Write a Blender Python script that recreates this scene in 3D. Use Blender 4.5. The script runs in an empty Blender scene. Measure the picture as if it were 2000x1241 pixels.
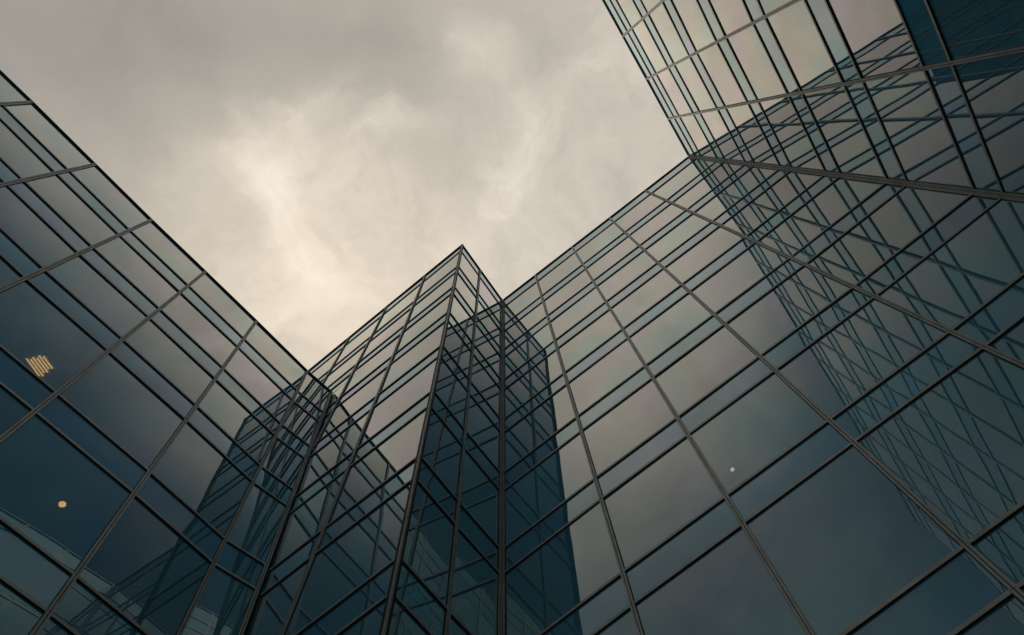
import bpy, math, random
from mathutils import Vector, Matrix
random.seed(7)
SC = bpy.context.scene
COL = SC.collection

# ------------------------------------------------------------------ camera
cd = bpy.data.cameras.new('camera')
cam = bpy.data.objects.new('camera', cd)
COL.objects.link(cam)
cd.sensor_width = 36.0
cd.lens = 1268.8203 / 2000 * 36.0
cd.clip_start = 0.05
cd.clip_end = 5000
Fv = Vector((-0.011984, 0.299633, 0.953979)).normalized()
Rv = Vector((0.791499, 0.585858, -0.174068)).normalized()
Uv = Rv.cross(Fv).normalized()
cam.matrix_world = Matrix(((Rv.x, Uv.x, -Fv.x, 0), (Rv.y, Uv.y, -Fv.y, 0), (Rv.z, Uv.z, -Fv.z, 0), (0, 0, 0, 1)))
SC.camera = cam

# ------------------------------------------------------------------ view
SC.view_settings.view_transform = 'Standard'
SC.view_settings.look = 'None'
SC.view_settings.gamma = 1
SC.view_settings.exposure = 0.34
SC.view_settings.use_curve_mapping = False
SC.render.engine = 'CYCLES'
SC.cycles.max_bounces = 14
SC.cycles.glossy_bounces = 6
SC.cycles.transparent_max_bounces = 16
SC.cycles.diffuse_bounces = 3
SC.cycles.sample_clamp_indirect = 4.0

# ------------------------------------------------------------------ sky
SUN_EL, SUN_ROT = math.radians(28), math.radians(-75)
W = bpy.data.worlds.new('World')
SC.world = W
W.use_nodes = True
nt = W.node_tree
N, L = nt.nodes, nt.links
N.clear()
wout = N.new('ShaderNodeOutputWorld')
bg = N.new('ShaderNodeBackground')
bg.inputs['Strength'].default_value = 0.1
L.new(bg.outputs[0], wout.inputs[0])
sky = N.new('ShaderNodeTexSky')
sky.sky_type = 'NISHITA'
sky.sun_disc = False
sky.sun_elevation = SUN_EL
sky.sun_rotation = SUN_ROT
sky.dust_density = 2.0


def wm(op, a, b=None, c=None, clamp=False):
    n = N.new('ShaderNodeMath'); n.operation = op; n.use_clamp = clamp
    for i, v in enumerate((a, b, c)):
        if v is None: continue
        if isinstance(v, (int, float)): n.inputs[i].default_value = v
        else: L.new(v, n.inputs[i])
    return n.outputs[0]


tc = N.new('ShaderNodeTexCoord')
sep = N.new('ShaderNodeSeparateXYZ'); L.new(tc.outputs['Generated'], sep.inputs[0])
zc = wm('MAXIMUM', sep.outputs[2], 0.22)
px = wm('DIVIDE', sep.outputs[0], zc)
py = wm('DIVIDE', sep.outputs[1], zc)
comb = N.new('ShaderNodeCombineXYZ'); L.new(px, comb.inputs[0]); L.new(py, comb.inputs[1])


def wnoise(scale, detail, rough, vec, dist=0.0, off=0.0):
    n = N.new('ShaderNodeTexNoise'); n.noise_dimensions = '4D'
    n.inputs['Scale'].default_value = scale; n.inputs['Detail'].default_value = detail
    n.inputs['Roughness'].default_value = rough; n.inputs['Distortion'].default_value = dist
    n.inputs['W'].default_value = off
    L.new(vec, n.inputs['Vector'])
    return n


warp = wnoise(5.0, 5, 0.55, comb.outputs[0], 0.0, 3.1)
wv = N.new('ShaderNodeVectorMath'); wv.operation = 'SUBTRACT'
L.new(warp.outputs['Color'], wv.inputs[0]); wv.inputs[1].default_value = (0.5, 0.5, 0.5)
ws = N.new('ShaderNodeVectorMath'); ws.operation = 'SCALE'; ws.inputs['Scale'].default_value = 0.30
L.new(wv.outputs[0], ws.inputs[0])
wa = N.new('ShaderNodeVectorMath'); wa.operation = 'ADD'
L.new(comb.outputs[0], wa.inputs[0]); L.new(ws.outputs[0], wa.inputs[1])
flat = N.new('ShaderNodeVectorMath'); flat.operation = 'MULTIPLY'
L.new(wa.outputs[0], flat.inputs[0]); flat.inputs[1].default_value = (1, 1, 0)
P = flat.outputs[0]

wisp = wnoise(20.0, 8, 0.62, P, 0.6, 9.1)
big = wnoise(2.2, 3, 0.5, P, 0.3, 1.7)
fine = wnoise(7.0, 8, 0.58, P, 0.2, 5.3)
val = wm('MULTIPLY_ADD', big.outputs['Fac'], 0.38, 0.275)
val = wm('MULTIPLY_ADD', fine.outputs['Fac'], 0.50, wm('SUBTRACT', val, 0.25))
val = wm('MULTIPLY_ADD', wisp.outputs['Fac'], 0.16, wm('SUBTRACT', val, 0.08))
# the clouds' own bright billows and dark bellies
mod = wm('MULTIPLY_ADD', wm('SUBTRACT', wisp.outputs['Fac'], 0.5), 1.2, wm('MULTIPLY_ADD', wm('SUBTRACT', fine.outputs['Fac'], 0.5), 2.4, 1.0))
CLOUDS = [(-.133, -.089, .085, .105), (-.14, -.01, .095, .085), (-.23, .05, .08, .03), (-.289, .109, .13, .03),
          (.0, -.02, .035, .14), (.131, .117, .07, .12), (.156, -.04, .045, .10), (.37, .11, .08, .10),
          (-.136, -.27, .12, -.14), (.08, -.13, .11, -.16), (.30, .00, .10, -.08), (-.30, -.45, .22, -.20),
          (.04, .06, .05, -.07), (.02, .2, .12, .05)]
for cx, cy, r, a in CLOUDS:
    d = N.new('ShaderNodeVectorMath'); d.operation = 'DISTANCE'
    L.new(P, d.inputs[0]); d.inputs[1].default_value = (cx, cy, 0)
    q = wm('DIVIDE', d.outputs['Value'], r)
    g = wm('POWER', 2.718, wm('MULTIPLY', wm('MULTIPLY', q, q), -0.6))
    g = wm('MULTIPLY', g, mod)
    val = wm('MULTIPLY_ADD', g, a, val)
ramp = N.new('ShaderNodeValToRGB')
L.new(val, ramp.inputs[0])
cr = ramp.color_ramp
cr.elements[0].position = 0.0; cr.elements[0].color = (.185, .175, .158, 1)
cr.elements[1].position = 1.0; cr.elements[1].color = (.800, .745, .680, 1)
e = cr.elements.new(0.35); e.color = (.370, .338, .290, 1)
e = cr.elements.new(0.65); e.color = (.590, .530, .452, 1)
# overcast law at dusk: the cloud deck is brightest overhead and towards the low sun (-x), blue-grey and dim lower down
elv = wm('MULTIPLY_ADD', sep.outputs[1], 0.12, wm('MULTIPLY_ADD', sep.outputs[0], -0.25, sep.outputs[2]))
emap = N.new('ShaderNodeMapRange'); emap.interpolation_type = 'SMOOTHSTEP'
emap.inputs['From Min'].default_value = 0.925; emap.inputs['From Max'].default_value = 0.715
L.new(sep.outputs[2], emap.inputs['Value'])
mixe = N.new('ShaderNodeMix'); mixe.data_type = 'RGBA'; mixe.blend_type = 'MULTIPLY'
L.new(emap.outputs[0], mixe.inputs['Factor']); L.new(ramp.outputs[0], mixe.inputs['A'])
mixe.inputs['B'].default_value = (.24, .31, .38, 1)
xmap = N.new('ShaderNodeMapRange'); xmap.interpolation_type = 'SMOOTHSTEP'
xmap.inputs['From Min'].default_value = 0.34; xmap.inputs['From Max'].default_value = 0.64
L.new(wm('MULTIPLY_ADD', sep.outputs[1], -0.35, sep.outputs[0]), xmap.inputs['Value'])
mixx = N.new('ShaderNodeMix'); mixx.data_type = 'RGBA'; mixx.blend_type = 'MULTIPLY'
L.new(xmap.outputs[0], mixx.inputs['Factor']); L.new(mixe.outputs['Result'], mixx.inputs['A'])
mixx.inputs['B'].default_value = (.13, .22, .32, 1)
wmap = N.new('ShaderNodeMapRange'); wmap.interpolation_type = 'SMOOTHSTEP'
wmap.inputs['From Min'].default_value = 0.96; wmap.inputs['From Max'].default_value = 1.08
L.new(elv, wmap.inputs['Value'])
mixw = N.new('ShaderNodeMix'); mixw.data_type = 'RGBA'; mixw.blend_type = 'MULTIPLY'; mixw.clamp_result = False
L.new(wmap.outputs[0], mixw.inputs['Factor']); L.new(mixx.outputs['Result'], mixw.inputs['A'])
mixw.inputs['B'].default_value = (1.28, 1.22, 1.13, 1)
scl = N.new('ShaderNodeVectorMath'); scl.operation = 'SCALE'; scl.inputs['Scale'].default_value = 10.0
L.new(mixw.outputs['Result'], scl.inputs[0])
mixs = N.new('ShaderNodeMix'); mixs.data_type = 'RGBA'
mixs.inputs['Factor'].default_value = 0.04
L.new(scl.outputs[0], mixs.inputs['A']); L.new(sky.outputs[0], mixs.inputs['B'])
L.new(mixs.outputs['Result'], bg.inputs['Color'])

# ------------------------------------------------------------------ sun (behind thick cloud)
sd = bpy.data.lights.new('sun', 'SUN')
sd.energy = 0.6; sd.angle = math.radians(20); sd.color = (1.0, .90, .76)
sun = bpy.data.objects.new('sun', sd); COL.objects.link(sun)
sdir = Vector((math.sin(SUN_ROT) * math.cos(SUN_EL), math.cos(SUN_ROT) * math.cos(SUN_EL), math.sin(SUN_EL)))
sun.rotation_euler = sdir.to_track_quat('Z', 'Y').to_euler()


# ------------------------------------------------------------------ materials
def new_mat(name):
    m = bpy.data.materials.new(name); m.use_nodes = True
    m.node_tree.nodes.clear()
    return m, m.node_tree.nodes, m.node_tree.links


def mth(N, L, op, a, b=None, c=None):
    n = N.new('ShaderNodeMath'); n.operation = op
    for i, v in enumerate((a, b, c)):
        if v is None: continue
        if isinstance(v, (int, float)): n.inputs[i].default_value = v
        else: L.new(v, n.inputs[i])
    return n.outputs[0]


def glass_mat(name, tint, back, spandrel):
    m, N, L = new_mat(name)
    out = N.new('ShaderNodeOutputMaterial')
    tc = N.new('ShaderNodeTexCoord'); oi = N.new('ShaderNodeObjectInfo')
    off = N.new('ShaderNodeVectorMath'); off.operation = 'ADD'
    L.new(tc.outputs['Object'], off.inputs[0])
    rs = mth(N, L, 'MULTIPLY', oi.outputs['Random'], 37.0)
    cb = N.new('ShaderNodeCombineXYZ'); L.new(rs, cb.inputs[0]); L.new(rs, cb.inputs[2])
    L.new(cb.outputs[0], off.inputs[1])
    # slow ripples of heat-strengthened glass
    n1 = N.new('ShaderNodeTexNoise'); n1.inputs['Scale'].default_value = 0.55; n1.inputs['Detail'].default_value = 1.0
    L.new(off.outputs[0], n1.inputs['Vector'])
    bp = N.new('ShaderNodeBump'); bp.inputs['Strength'].default_value = 1.0; bp.inputs['Distance'].default_value = 0.0025
    L.new(n1.outputs['Fac'], bp.inputs['Height'])
    fr = N.new('ShaderNodeFresnel'); fr.inputs['IOR'].default_value = 1.5
    r = fr.outputs[0]
    num = mth(N, L, 'MULTIPLY', r, 8.0)
    den = mth(N, L, 'MULTIPLY_ADD', r, 7.0, 1.0)
    R = mth(N, L, 'DIVIDE', num, den)
    R = mth(N, L, 'MULTIPLY', mth(N, L, 'POWER', R, 1.0), 0.98)
    # faint interference colours of the coating
    n2 = N.new('ShaderNodeTexNoise'); n2.inputs['Scale'].default_value = 0.35; n2.inputs['Detail'].default_value = 2.0
    L.new(off.outputs[0], n2.inputs['Vector'])
    rp = N.new('ShaderNodeValToRGB'); L.new(n2.outputs['Fac'], rp.inputs[0])
    c = rp.color_ramp
    k = (.74, .86, .93) if spandrel else (.98, .98, .97)
    T = lambda r_, g_, b_: (r_ * k[0], g_ * k[1], b_ * k[2], 1)
    c.elements[0].position = 0.30; c.elements[0].color = T(.82, .94, .90)
    c.elements[1].position = 0.72; c.elements[1].color = T(.95, .87, .95)
    e = c.elements.new(0.5); e.color = T(.96, .93, .87)
    gl = N.new('ShaderNodeBsdfGlossy'); gl.inputs['Roughness'].default_value = 0.0
    L.new(rp.outputs[0], gl.inputs['Color']); L.new(bp.outputs[0], gl.inputs['Normal'])
    # rain-streak dust film
    st = N.new('ShaderNodeTexNoise'); st.inputs['Scale'].default_value = 3.0; st.inputs['Detail'].default_value = 6.0
    mp = N.new('ShaderNodeMapping'); mp.inputs['Scale'].default_value = (2.2, 2.2, .22)
    L.new(off.outputs[0], mp.inputs[0]); L.new(mp.outputs[0], st.inputs['Vector'])
    dm = N.new('ShaderNodeMapRange'); dm.inputs['From Min'].default_value = .4; dm.inputs['From Max'].default_value = .8
    dm.inputs['To Min'].default_value = 0.012; dm.inputs['To Max'].default_value = 0.085
    L.new(st.outputs['Fac'], dm.inputs['Value'])
    df = N.new('ShaderNodeBsdfDiffuse'); df.inputs['Color'].default_value = (*back, 1)
    vr = mth(N, L, 'MULTIPLY_ADD', oi.outputs['Random'], 0.5, 0.75)
    hs = N.new('ShaderNodeHueSaturation'); hs.inputs['Color'].default_value = (*back, 1); L.new(vr, hs.inputs['Value'])
    L.new(hs.outputs[0], df.inputs['Color'])
    if spandrel:
        under = df.outputs[0]
    else:
        tr = N.new('ShaderNodeBsdfTransparent'); tr.inputs['Color'].default_value = (*tint, 1)
        mu = N.new('ShaderNodeMixShader'); mu.inputs[0].default_value = 0.68
        L.new(tr.outputs[0], mu.inputs[1]); L.new(df.outputs[0], mu.inputs[2])
        under = mu.outputs[0]
    dust = N.new('ShaderNodeBsdfDiffuse'); dust.inputs['Color'].default_value = (.32, .30, .27, 1)
    md = N.new('ShaderNodeMixShader'); L.new(dm.outputs[0], md.inputs[0]); L.new(under, md.inputs[1]); L.new(dust.outputs[0], md.inputs[2])
    mx = N.new('ShaderNodeMixShader'); L.new(R, mx.inputs[0]); L.new(md.outputs[0], mx.inputs[1]); L.new(gl.outputs[0], mx.inputs[2])
    L.new(mx.outputs[0], out.inputs[0])
    return m


def solid_mat(name, col, rough=.5, metal=0.0, var=.15, scale=4.0, bump=0.0):
    m, N, L = new_mat(name)
    out = N.new('ShaderNodeOutputMaterial'); b = N.new('ShaderNodeBsdfPrincipled')
    tc = N.new('ShaderNodeTexCoord'); n = N.new('ShaderNodeTexNoise')
    n.inputs['Scale'].default_value = scale; n.inputs['Detail'].default_value = 6
    L.new(tc.outputs['Object'], n.inputs['Vector'])
    v = N.new('ShaderNodeMapRange'); v.inputs['To Min'].default_value = 1 - var; v.inputs['To Max'].default_value = 1 + var
    v.inputs['From Min'].default_value = .3; v.inputs['From Max'].default_value = .7
    L.new(n.outputs['Fac'], v.inputs['Value'])
    hs = N.new('ShaderNodeHueSaturation'); hs.inputs['Color'].default_value = (*col, 1); L.new(v.outputs[0], hs.inputs['Value'])
    L.new(hs.outputs[0], b.inputs['Base Color'])
    b.inputs['Roughness'].default_value = rough; b.inputs['Metallic'].default_value = metal
    if bump:
        bp = N.new('ShaderNodeBump'); bp.inputs['Distance'].default_value = bump; L.new(n.outputs['Fac'], bp.inputs['Height'])
        L.new(bp.outputs[0], b.inputs['Normal'])
    L.new(b.outputs[0], out.inputs[0])
    return m


def emit_mat(name, col, s):
    m, N, L = new_mat(name)
    out = N.new('ShaderNodeOutputMaterial'); em = N.new('ShaderNodeEmission')
    em.inputs[0].default_value = (*col, 1); em.inputs[1].default_value = s
    L.new(em.outputs[0], out.inputs[0])
    return m


M_GLASS = glass_mat('vision_glass', (.30, .50, .60), (.135, .44, .57), False)
M_SPAN = glass_mat('spandrel_glass', (1, 1, 1), (.085, .30, .41), True)
M_METAL = solid_mat('bronze_grey_aluminium', (.50, .465, .415), .42, .30, .18, 2.5)
M_DARK = solid_mat('black_gasket_and_shade', (.012, .013, .014), .6)  # real gaskets, plus the painted shade under transoms
M_SLAB = solid_mat('ceiling_board', (.48, .50, .50), .8, 0, .08, 1.0)
M_WALL = solid_mat('interior_wall', (.32, .33, .34), .8, 0, .1, .6)
M_BLIND = solid_mat('blind_cloth', (.62, .60, .54), .9, 0, .05, 2)
M_ROOF = solid_mat('roof_gravel', (.25, .24, .23), .9, 0, .2, 8, .01)
M_PAVE = solid_mat('granite_paving', (.26, .25, .24), .7, 0, .2, 1.5, .004)
M_LAMP = emit_mat('warm_lamp', (1.0, .36, .10), 6.0)
M_LAMP2 = emit_mat('pale_lamp', (1.0, .52, .26), 4.0)


# ------------------------------------------------------------------ mesh helpers
def mesh_obj(name, verts, faces, mats, parent=None, idx=None, smooth=False):
    me = bpy.data.meshes.new(name)
    me.from_pydata([tuple(v) for v in verts], [], faces)
    for m in (mats if isinstance(mats, (list, tuple)) else [mats]): me.materials.append(m)
    if idx: me.polygons.foreach_set('material_index', idx)
    if smooth: me.polygons.foreach_set('use_smooth', [True] * len(me.polygons))
    me.update()
    o = bpy.data.objects.new(name, me); COL.objects.link(o)
    if parent: o.parent = parent
    return o


BOXF = [(0, 1, 2, 3), (7, 6, 5, 4), (0, 4, 5, 1), (1, 5, 6, 2), (2, 6, 7, 3), (3, 7, 4, 0)]


class MB:
    def __init__(s): s.v = []; s.f = []; s.i = []
    def hexa(s, pts, mi=0):
        b = len(s.v); s.v += pts; s.f += [tuple(b + k for k in f) for f in BOXF]; s.i += [mi] * 6
    def bar(s, a, b, side, out, w0, w1, d0, d1, mi=0):
        """beam from a to b, side axis from w0 to w1, outward axis from d0 to d1"""
        pts = []
        for p in (a, b):
            pts += [p + side * w0 + out * d0, p + side * w1 + out * d0, p + side * w1 + out * d1, p + side * w0 + out * d1]
        s.hexa(pts, mi)
    def prism(s, lo, hi, mi=0):
        n = len(lo); b = len(s.v); s.v += list(lo) + list(hi)
        s.f.append(tuple(b + k for k in range(n))[::-1]); s.f.append(tuple(b + n + k for k in range(n)))
        s.i += [mi] * (n + 2)
        for k in range(n):
            j = (k + 1) % n
            s.f.append((b + k, b + j, b + n + j, b + n + k))
    def make(s, name, mats, parent=None): 
        return mesh_obj(name, s.v, s.f, mats, parent, s.i)


def thing(name, label, cat, loc, group=None):
    o = bpy.data.objects.new(name, None); COL.objects.link(o)
    o.location = loc; o['label'] = label; o['category'] = cat
    if group: o['group'] = group
    return o


# ------------------------------------------------------------------ surveyed plan: roof-level x, y and lean per metre of drop
S = 40.0
V = {
 'K3': (-0.323, 11.283, -0.1869, -0.0231), 'D1': (2.333, 11.283, -0.1510, -0.0229), 'D2': (5.291, 11.283, -0.1487, -0.0205),
 'D3': (8.303, 11.283, -0.1482, -0.0181), 'D4': (11.164, 11.283, -0.1240, -0.0149), 'K4': (14.689, 11.283, -0.0833, -0.0169),
 'K2': (-0.168, 6.862, -0.1888, -0.0039), 'C1': (-0.236, 8.789, -0.1890, -0.0072),
 'B3': (-3.151, 6.943, -0.2042, -0.0077), 'B2': (-6.241, 7.028, -0.2030, -0.0115), 'B1': (-9.254, 7.110, -0.1835, -0.0125),
 'B0': (-12.462, 7.198, -0.1719, -0.0106), 'BA': (-15.6, 7.28, -0.1719, -0.0106),
 'K1': (-8.834, 7.099, -0.0464, -0.0164), 'A6': (-8.940, 5.409, -0.0527, -0.0042), 'A5': (-9.163, 1.846, -0.0438, 0.0313),
 'A4': (-9.356, -1.221, -0.0400, 0.0367), 'A3': (-9.549, -4.294, -0.0373, 0.0470), 'A2': (-9.744, -7.402, -0.0298, 0.0628),
 'A1': (-9.965, -10.914, -0.0195, 0.1047),
 'E1': (14.810, 8.520, -0.0822, -0.0736), 'E2': (14.932, 5.727, -0.0832, -0.0921), 'E3': (15.058, 2.854, -0.0767, -0.0909),
}
for i in range(4, 13):
    V['E%d' % i] = (15.058 + .12 * (i - 3), 2.854 - 2.85 * (i - 3), -.0767, -.0909)
for i in range(1, 6):
    V['AX%d' % i] = (-9.965 - .21 * i, -10.914 - 3.6 * i, -.0195, .1047)


def Pt(n, h):
    if n in ('B2', 'B1', 'B0', 'BA') and h <= RA + .02:      # the wing's front ends where the lower block meets it
        k = Pt('K1', h); p = raw(n, h)
        if p.x < k.x:
            t = (k.x - raw('K2', h).x) / (p.x - raw('K2', h).x)
            return raw('K2', h) * (1 - t) + p * t
        return p
    return raw(n, h)


def raw(n, h):
    x, y, lx, ly = V[n]
    return Vector((x + (S - h) * lx, y + (S - h) * ly, h))


HU = [35.46, 31.87, 28.22, 24.46, 20.61, 16.70, 12.72, 8.22, 4.20]
SP = 1.04
AU = [27.59, 24.26, 20.98, 16.89, 12.82, 8.99, 4.60]
RA = 29.99
GZ = -1.6
ROOF = 40.0


def bands(us, roof, caps):
    """list of (top, bottom, kind) from the roof down to the ground"""
    out = []; top = roof
    for c in caps:
        out.append((top, c, 'span')); top = c
    for u in us:
        out.append((top, u, 'vision')); out.append((u, u - SP, 'span')); top = u - SP
    out.append((top, GZ, 'vision'))
    return out


MW = .058     # half width of a mullion
TH = .037     # half height of a transom


def facade(parent, cols, bnd, inside, low=None, wide=()):
    """cols: mullion names in order; inside: unit vector into the building. low: {bay: lowest height kept}"""
    for i in range(len(cols) - 1):
        a, b = cols[i], cols[i + 1]
        lim = (low or {}).get(i, GZ)
        for (t, bo, kind) in bnd:
            if t <= lim + .05: continue
            bo = max(bo, lim)
            if (Pt(a, t) - Pt(b, t)).length < .12: continue
            p = [Pt(a, bo), Pt(b, bo), Pt(b, t), Pt(a, t)]
            if (p[1] - p[0]).length < .01: p[1] = p[0] + (p[2] - p[3]).normalized() * .01
            u = (p[1] - p[0]).normalized(); w = ((p[3] + p[2]) - (p[0] + p[1])).normalized()
            n = u.cross(w).normalized()
            if n.dot(inside) > 0: n = -n
            # pane: a slightly bowed, slightly tilted sheet set behind the frame
            tx, ty = random.gauss(0, .0024), random.gauss(0, .0019)
            bow = random.uniform(-.0028, .0028)
            G = 6; vs = []; fs = []
            wid = (p[1] - p[0]).length; hei = (p[3] - p[0]).length
            for jj in range(G + 1):
                for ii in range(G + 1):
                    s, r = ii / G, jj / G
                    q = p[0] * (1 - s) * (1 - r) + p[1] * s * (1 - r) + p[2] * s * r + p[3] * (1 - s) * r
                    dn = -.026 + tx * (s - .5) * wid + ty * (r - .5) * hei + bow * 16 * s * (1 - s) * r * (1 - r)
                    vs.append(q + n * dn)
            for jj in range(G):
                for ii in range(G):
                    k = jj * (G + 1) + ii
                    fs.append((k, k + 1, k + G + 2, k + G + 1))
            if (vs[1] - vs[0]).cross(vs[G + 1] - vs[0]).dot(n) < 0: fs = [f[::-1] for f in fs]
            mesh_obj('window_pane' if kind == 'vision' else 'spandrel_panel', vs, fs,
                     M_GLASS if kind == 'vision' else M_SPAN, parent, smooth=True)
            # a roller blind let down part of the way behind some panes
            if kind == 'vision' and wid > 1.5 and t < bnd[0][0] - 6 and random.random() < .16:
                k = random.uniform(.25, .75); c0 = (p[3] * k + p[0] * (1 - k)); c1 = (p[2] * k + p[1] * (1 - k))
                mb = MB(); mb.bar(c0 + u * .3, c1 - u * random.choice((.3, .3, 1.2)), w, n, 0, (p[3] - p[0]).length * (1 - k) - .3, -.42, -.40)
                mb.make('roller_blind', M_BLIND, parent)
            # transom at the top of this band (the roof edge gets the coping)
            if t < bnd[0][0] - .01 and abs(t - RA - .02) > .001 and (p[3] - p[2]).length > .3:
                m = MB(); A, B = p[3], p[2]
                ends = u * MW
                m.bar(A + ends, B - ends, w, n, -TH, TH, -.05, .020, 0)
                m.bar(A + ends, B - ends, w, n, -TH - .010, -TH, -.05, .015, 1)  # shade of the transom's underside, put in as a near-black cap
                m.bar(A + ends, B - ends, w, n, TH, TH + .008, -.05, .008, 1)
                m.make('transom', [M_METAL, M_DARK], parent)
    # mullions, broken by a hairline joint at every floor
    for i, c in enumerate(cols):
        nb = cols[i + 1] if i < len(cols) - 1 else cols[i - 1]
        lim = GZ
        if low:
            ks = [low.get(k, GZ) for k in (i - 1, i) if 0 <= k < len(cols) - 1]
            lim = min(ks)
        m = MB()
        tops = [bnd[0][0]] + [b[1] for b in bnd if b[2] == 'span'] + [GZ]
        for t, bo in zip(tops[:-1], tops[1:]):
            if t <= lim + .05: continue
            bo = max(bo, lim)
            A, B = Pt(c, bo), Pt(c, t)
            if c in ('B2', 'B1', 'B0', 'BA'):
                if t <= RA + .02 and raw(c, t).x < Pt('K1', t).x + .1: continue
                if bo < RA: B = raw(c, t); A = raw(c, bo)
                if bo < RA and A.x < Pt('K1', bo).x:
                    for q in range(41):
                        hh = t + (bo - t) * q / 40
                        if hh < RA and raw(c, hh).x < Pt('K1', hh).x + .1: break
                        A = raw(c, hh)
                    if (A - B).length < .2: continue
            w = (B - A).normalized()
            sd = Pt(nb, t) - B; sd = (sd - w * sd.dot(w)).normalized()
            n = sd.cross(w).normalized()
            if n.dot(inside) > 0: n = -n
            off = 0
            if i == 0 and c in wide: off = MW + .01
            if i == len(cols) - 1 and c in wide: off = MW + .01
            A2 = A + w * .006; B2 = B - w * .006
            m.bar(A2, B2, sd, n, off - MW, off - .010, -.06, .035, 0)
            m.bar(A2, B2, sd, n, off + .010, off + MW, -.06, .035, 0)
            m.bar(A, B, sd, n, off - .03, off + .03, -.065, .02, 1)
            m.bar(A, B, sd, n, off - MW - .008, off + MW + .008, -.065, .0, 1)
        m.make('mullion', [M_METAL, M_DARK], parent)
    # coping
    m = MB()
    for i in range(len(cols) - 1):
        A, B = Pt(cols[i], bnd[0][0]), Pt(cols[i + 1], bnd[0][0])
        u = (B - A).normalized(); up = Vector((0, 0, 1)); n = u.cross(up).normalized()
        if n.dot(inside) > 0: n = -n
        m.bar(A + u * .002, B - u * .002, up, n, -.035, .0, -.12, .035, 1)
        m.bar(A + u * .002, B - u * .002, up, n, .0, .035, -.14, .05, 0)
    m.make('coping', [M_METAL, M_DARK], parent)


def body(parent, front, back, us, roof, inset=.16):
    """floor slabs with ceilings, a core wall, columns and the roof; front: names; back: plan offset vectors"""
    def ring(h, ins):
        pts = [Pt(n, h) for n in front]
        c = sum(pts, Vector()) / len(pts)
        res = []
        for k, p in enumerate(pts):
            res.append(p + back[k].normalized() * ins * (1.414 if abs(back[k].x * back[k].y) > 1 else 1))
        bk = [Pt(front[-1], h) + back[-1], Pt(front[0], h) + back[0]]
        return res + bk
    for u in us:
        m = MB(); lo = ring(u - SP + .10, inset); hi = ring(u - .10, inset)
        m.prism(lo, hi); m.make('floor_slab', M_SLAB, parent)
    m = MB(); m.prism(ring(roof - .75, inset), ring(roof - .05, .05)); m.make('roof', M_ROOF, parent)
    # core wall at the back and party walls
    m = MB()
    lo = ring(GZ, 0)[-2:]; hi = ring(roof - .8, 0)[-2:]
    d = back[0].normalized() * .3
    m.prism([lo[0], lo[1], lo[1] + d, lo[0] + d], [hi[0], hi[1], hi[1] + d, hi[0] + d]); m.make('rear_wall', M_WALL, parent)
    for k in (0, -1):
        m = MB(); bk = back[k]; nb = (Pt(front[1 if k == 0 else -2], 10) - Pt(front[k], 10)).normalized() * .25
        ins = bk.normalized() * (inset + .1)
        a0, a1 = Pt(front[k], GZ), Pt(front[k], roof - .8)
        m.prism([a0 + ins, a0 + bk * .995, a0 + bk * .995 + nb, a0 + ins + nb], [a1 + ins, a1 + bk * .995, a1 + bk * .995 + nb, a1 + ins + nb])
        m.make('end_wall', M_WALL, parent)


UP = Vector((0, 0, 1))
# ------------------------------------------------------------------ ground
g = mesh_obj('plaza_paving', [(-3000, -3000, GZ), (3000, -3000, GZ), (3000, 3000, GZ), (-3000, 3000, GZ)], [(0, 1, 2, 3)], M_PAVE)
g['kind'] = 'structure'

# ------------------------------------------------------------------ left block (lower roof)
acols = ['K1', 'A6', 'A5', 'A4', 'A3', 'A2', 'A1', 'AX1', 'AX2', 'AX3', 'AX4', 'AX5']
left = thing('glass_office_block', 'lower blue glass office block on the left, with lit ceiling lamps behind its panes', 'office building', (-16, 0, GZ))
W0 = left
abnd = bands(AU, RA, [])
LB = [Vector((-12, 0, 0))] * len(acols)

# ------------------------------------------------------------------ central wing
mid = thing('glass_office_wing', 'central glass wing whose sharp pale corner points up at the clouds', 'office building', (-4, 12, GZ))
right = thing('glass_office_building', 'long glass facade right of the sharp corner, its roofline climbing to the upper right', 'office building', (7, 18, GZ))
tower = thing('glass_office_tower', 'glass facade at the upper right, with steep roofline and steeply slanting glazing bars', 'office building', (20, 0, GZ))

cbnd = bands(HU, ROOF, [38.62])
ebnd = bands(HU, ROOF, [38.90, 37.90])


def shift(parent):
    """keep parts in world space although the parent stands at the thing's base"""
    for o in parent.children: o.matrix_parent_inverse = Matrix.Translation(-parent.location)


facade(left, acols, abnd, Vector((-1, 0, 0)), wide=('K1',))
bbnd = []
for t, bo, k in cbnd:
    if t > RA + .02 > bo: bbnd += [(t, RA + .03, k), (RA + .02, bo, k)]
    else: bbnd.append((t, bo, k))
facade(mid, ['K2', 'B3', 'B2', 'B1', 'B0', 'BA'], bbnd, Vector((0, 1, 0)))
facade(mid, ['K3', 'C1', 'K2'], cbnd, Vector((-1, 0, 0)), wide=('K3',))
facade(right, ['K3', 'D1', 'D2', 'D3', 'D4', 'K4'], cbnd, Vector((0, 1, 0)), wide=('K3', 'K4'))
facade(tower, ['K4'] + ['E%d' % i for i in range(1, 13)], ebnd, Vector((1, 0, 0)), wide=('K4',))

body(left, acols, LB, AU, RA)
yb = Vector((0, 1, 0))
body(mid, ['BA', 'K2', 'K3'], [Vector((-.1, 13, 0)), Vector((-.35, .42, 0)) * 1, Vector((-.3, 9, 0))], HU, ROOF) if False else None
body(right, ['K3', 'K4'], [Vector((0, 12, 0)), Vector((12, 12, 0))], HU, ROOF)
body(tower, ['K4'] + ['E%d' % i for i in (3, 6, 9, 12)], [Vector((12, 11.9, 0))] + [Vector((12, 0, 0))] * 4, HU, ROOF)


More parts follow.
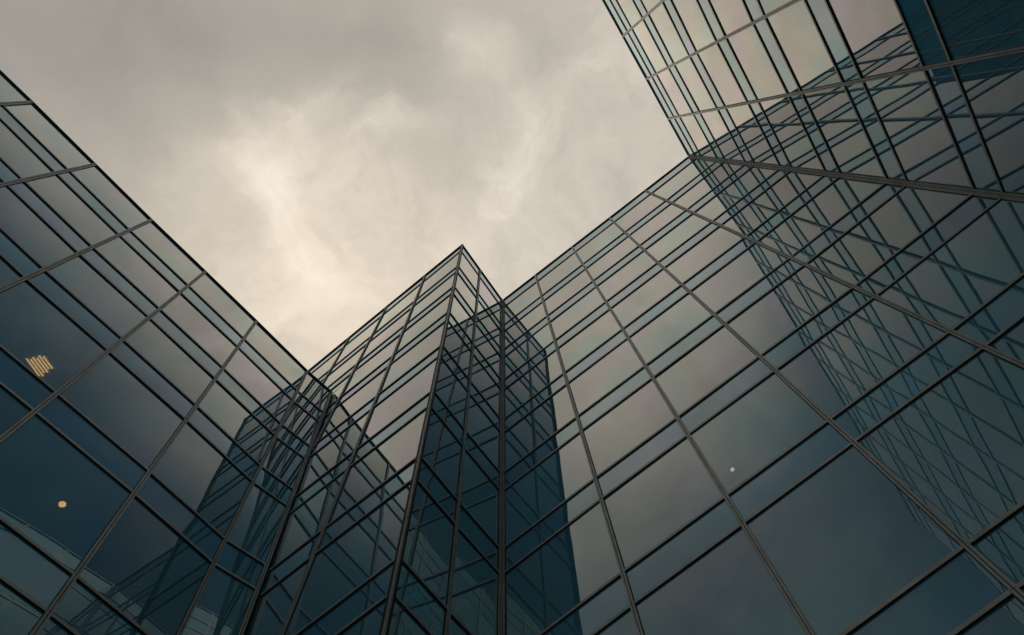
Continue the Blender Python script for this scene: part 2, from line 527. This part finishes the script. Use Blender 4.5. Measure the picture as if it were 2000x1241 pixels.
# central wing body: a wedge-shaped plan
def mid_ring(h, ins):
    k2, k3, ba = Pt('K2', h), Pt('K3', h), raw('BA', h)
    return [ba + Vector((0, ins, 0)), k2 + Vector((-ins, ins, 0)), k3 + Vector((-ins, 0, 0)), Vector((k3.x - ins, k3.y + 12, h)), Vector((ba.x, k3.y + 12, h))]


for u in HU:
    m = MB(); m.prism(mid_ring(u - SP + .10, .16), mid_ring(u - .10, .16)); m.make('floor_slab', M_SLAB, mid)
m = MB(); m.prism(mid_ring(ROOF - .75, .16), mid_ring(ROOF - .05, .05)); m.make('roof', M_ROOF, mid)
m = MB(); r0, r1 = mid_ring(GZ, .5), mid_ring(ROOF - .8, .5)
dd = Vector((0, .3, 0))
m.prism([r0[4], r0[3], r0[3] + dd, r0[4] + dd], [r1[4], r1[3], r1[3] + dd, r1[4] + dd]); m.make('rear_wall', M_WALL, mid)
m = MB(); dd = Vector((.25, 0, 0))
m.prism([r0[0], r0[0] + dd, r0[4] + dd, r0[4]], [r1[0], r1[0] + dd, r1[4] + dd, r1[4]]); m.make('end_wall', M_WALL, mid)
# core walls that the glass lets one guess at
for par, a, b, off, us, rf in ((mid, 'BA', 'K3', Vector((-3.2, 3.6, 0)), HU, ROOF), (right, 'K3', 'K4', Vector((0, 4.5, 0)), HU, ROOF)):
    m = MB()
    p0, p1 = Pt(a, GZ) + off, Pt(b, GZ) + off; t0, t1 = Pt(a, rf - .8) + off, Pt(b, rf - .8) + off
    if a == 'BA': p0.y = p1.y; t0.y = t1.y
    m.prism([p0 + (p1 - p0) * .05, p0 + (p1 - p0) * .95, p0 + (p1 - p0) * .95 + yb * .25, p0 + (p1 - p0) * .05 + yb * .25],
            [t0 + (t1 - t0) * .05, t0 + (t1 - t0) * .95, t0 + (t1 - t0) * .95 + yb * .25, t0 + (t1 - t0) * .05 + yb * .25])
    m.make('core_wall', M_WALL, par)
# corner post on the sharp corner
m = MB()
hs = [ROOF] + [u - SP for u in HU] + [GZ]
for t, bo in zip(hs[:-1], hs[1:]):
    A, B = Pt('K2', bo), Pt('K2', t); w = (B - A).normalized()
    s1 = (Pt('B3', t) - B); s1 = (s1 - w * s1.dot(w)).normalized()
    s2 = (Pt('C1', t) - B); s2 = (s2 - w * s2.dot(w)).normalized()
    A, B = A + w * .006, B - w * .006
    q = [-.0 * s1, (-s2) * .11 + s1 * .09, -s1 * .11 - s2 * .11, (-s1) * .11 + s2 * .09]
    m.prism([A + (s1 + s2) * .06, A + s1 * .06 - s2 * .052, A - s1 * .052 - s2 * .052, A - s1 * .052 + s2 * .06],
            [B + (s1 + s2) * .06, B + s1 * .06 - s2 * .052, B - s1 * .052 - s2 * .052, B - s1 * .052 + s2 * .06])
m.make('corner_post', M_METAL, mid)

# round interior columns set back from the glass
def columns(par, cols, inward, rf):
    for c in cols:
        m = MB(); K = 12; r = .28
        a = Pt(c, GZ) + inward; b = Pt(c, rf - .8) + inward
        ring = [Vector((math.cos(2 * math.pi * k / K) * r, math.sin(2 * math.pi * k / K) * r, 0)) for k in range(K)]
        m.prism([a + q for q in ring], [b + q for q in ring]); m.make('column', M_WALL, par)
columns(left, ['A5', 'A3', 'A1'], Vector((-2.2, 0, 0)), RA)
columns(right, ['D1', 'D3'], Vector((0, 2.0, 0)), ROOF)
columns(tower, ['E2', 'E4', 'E6'], Vector((2.2, 0, 0)), ROOF)

# ------------------------------------------------------------------ lamps on the ceilings
def on_ceiling(x, y, z):
    d = Fv * 1268.8203 + Rv * (x - 1000) - Uv * (y - 620.5)
    return d * (z / d.z)



def box(name, c, sx, sy, sz, mat, parent, ax=Vector((1, 0, 0))):
    ay = UP.cross(ax)
    m = MB(); m.bar(c - UP * sz / 2, c + UP * sz / 2, ax, ay, -sx / 2, sx / 2, -sy / 2, sy / 2)
    return m.make(name, mat, parent)


def panel_lamp(px, py, ceil, label):
    p = on_ceiling(px, py, ceil - .07)
    t = thing('ceiling_lamp', label, 'ceiling lamp', p + UP * .07)
    box('lamp_housing', Vector((0, 0, -.02)), .62, .92, .04, M_METAL, t)
    for k in range(6):
        box('light_tube', Vector((-.22 + .085 * k, .05 * (k % 2), -.06)), .022, .62 - .04 * k, .03, M_LAMP, t)
    t.rotation_euler.z = math.radians(12)


def dome_lamp(px, py, ceil, r, mat, label):
    p = on_ceiling(px, py, ceil - r * .3)
    t = thing('ceiling_lamp', label, 'ceiling lamp', Vector((p.x, p.y, ceil)))
    K = 16; vs = []; fs = []
    for j in range(5):
        a = j / 4 * math.pi / 2
        for k in range(K):
            b = 2 * math.pi * k / K
            vs.append((math.cos(a) * r * math.cos(b) + 0, math.cos(a) * r * math.sin(b), -.03 - math.sin(a) * r * .6))
    for j in range(4):
        for k in range(K): fs.append((j * K + k, j * K + (k + 1) % K, (j + 1) * K + (k + 1) % K, (j + 1) * K + k))
    mesh_obj('lamp_shade', vs, fs, mat, t, smooth=True)
    m = MB(); ring = [Vector((math.cos(2 * math.pi * k / K) * r * 1.15, math.sin(2 * math.pi * k / K) * r * 1.15, 0)) for k in range(K)]
    m.prism([q - UP * .03 for q in ring], ring); m.make('lamp_base', M_METAL, t)


panel_lamp(78, 712, 20.98 - SP + .095, 'larger of two warm lamps behind the left block glass, ribbed and squarish')
dome_lamp(122, 985, 16.89 - SP + .095, .085, M_LAMP, 'smaller warm dome lamp behind the left block glass, below the ribbed lamp')
dome_lamp(1430, 917, 16.70 - SP + .095, .065, M_LAMP2, 'tiny pale round lamp behind a large pane of the long right facade')

for par in (left, mid, right, tower): shift(par)
bpy.context.view_layer.update()
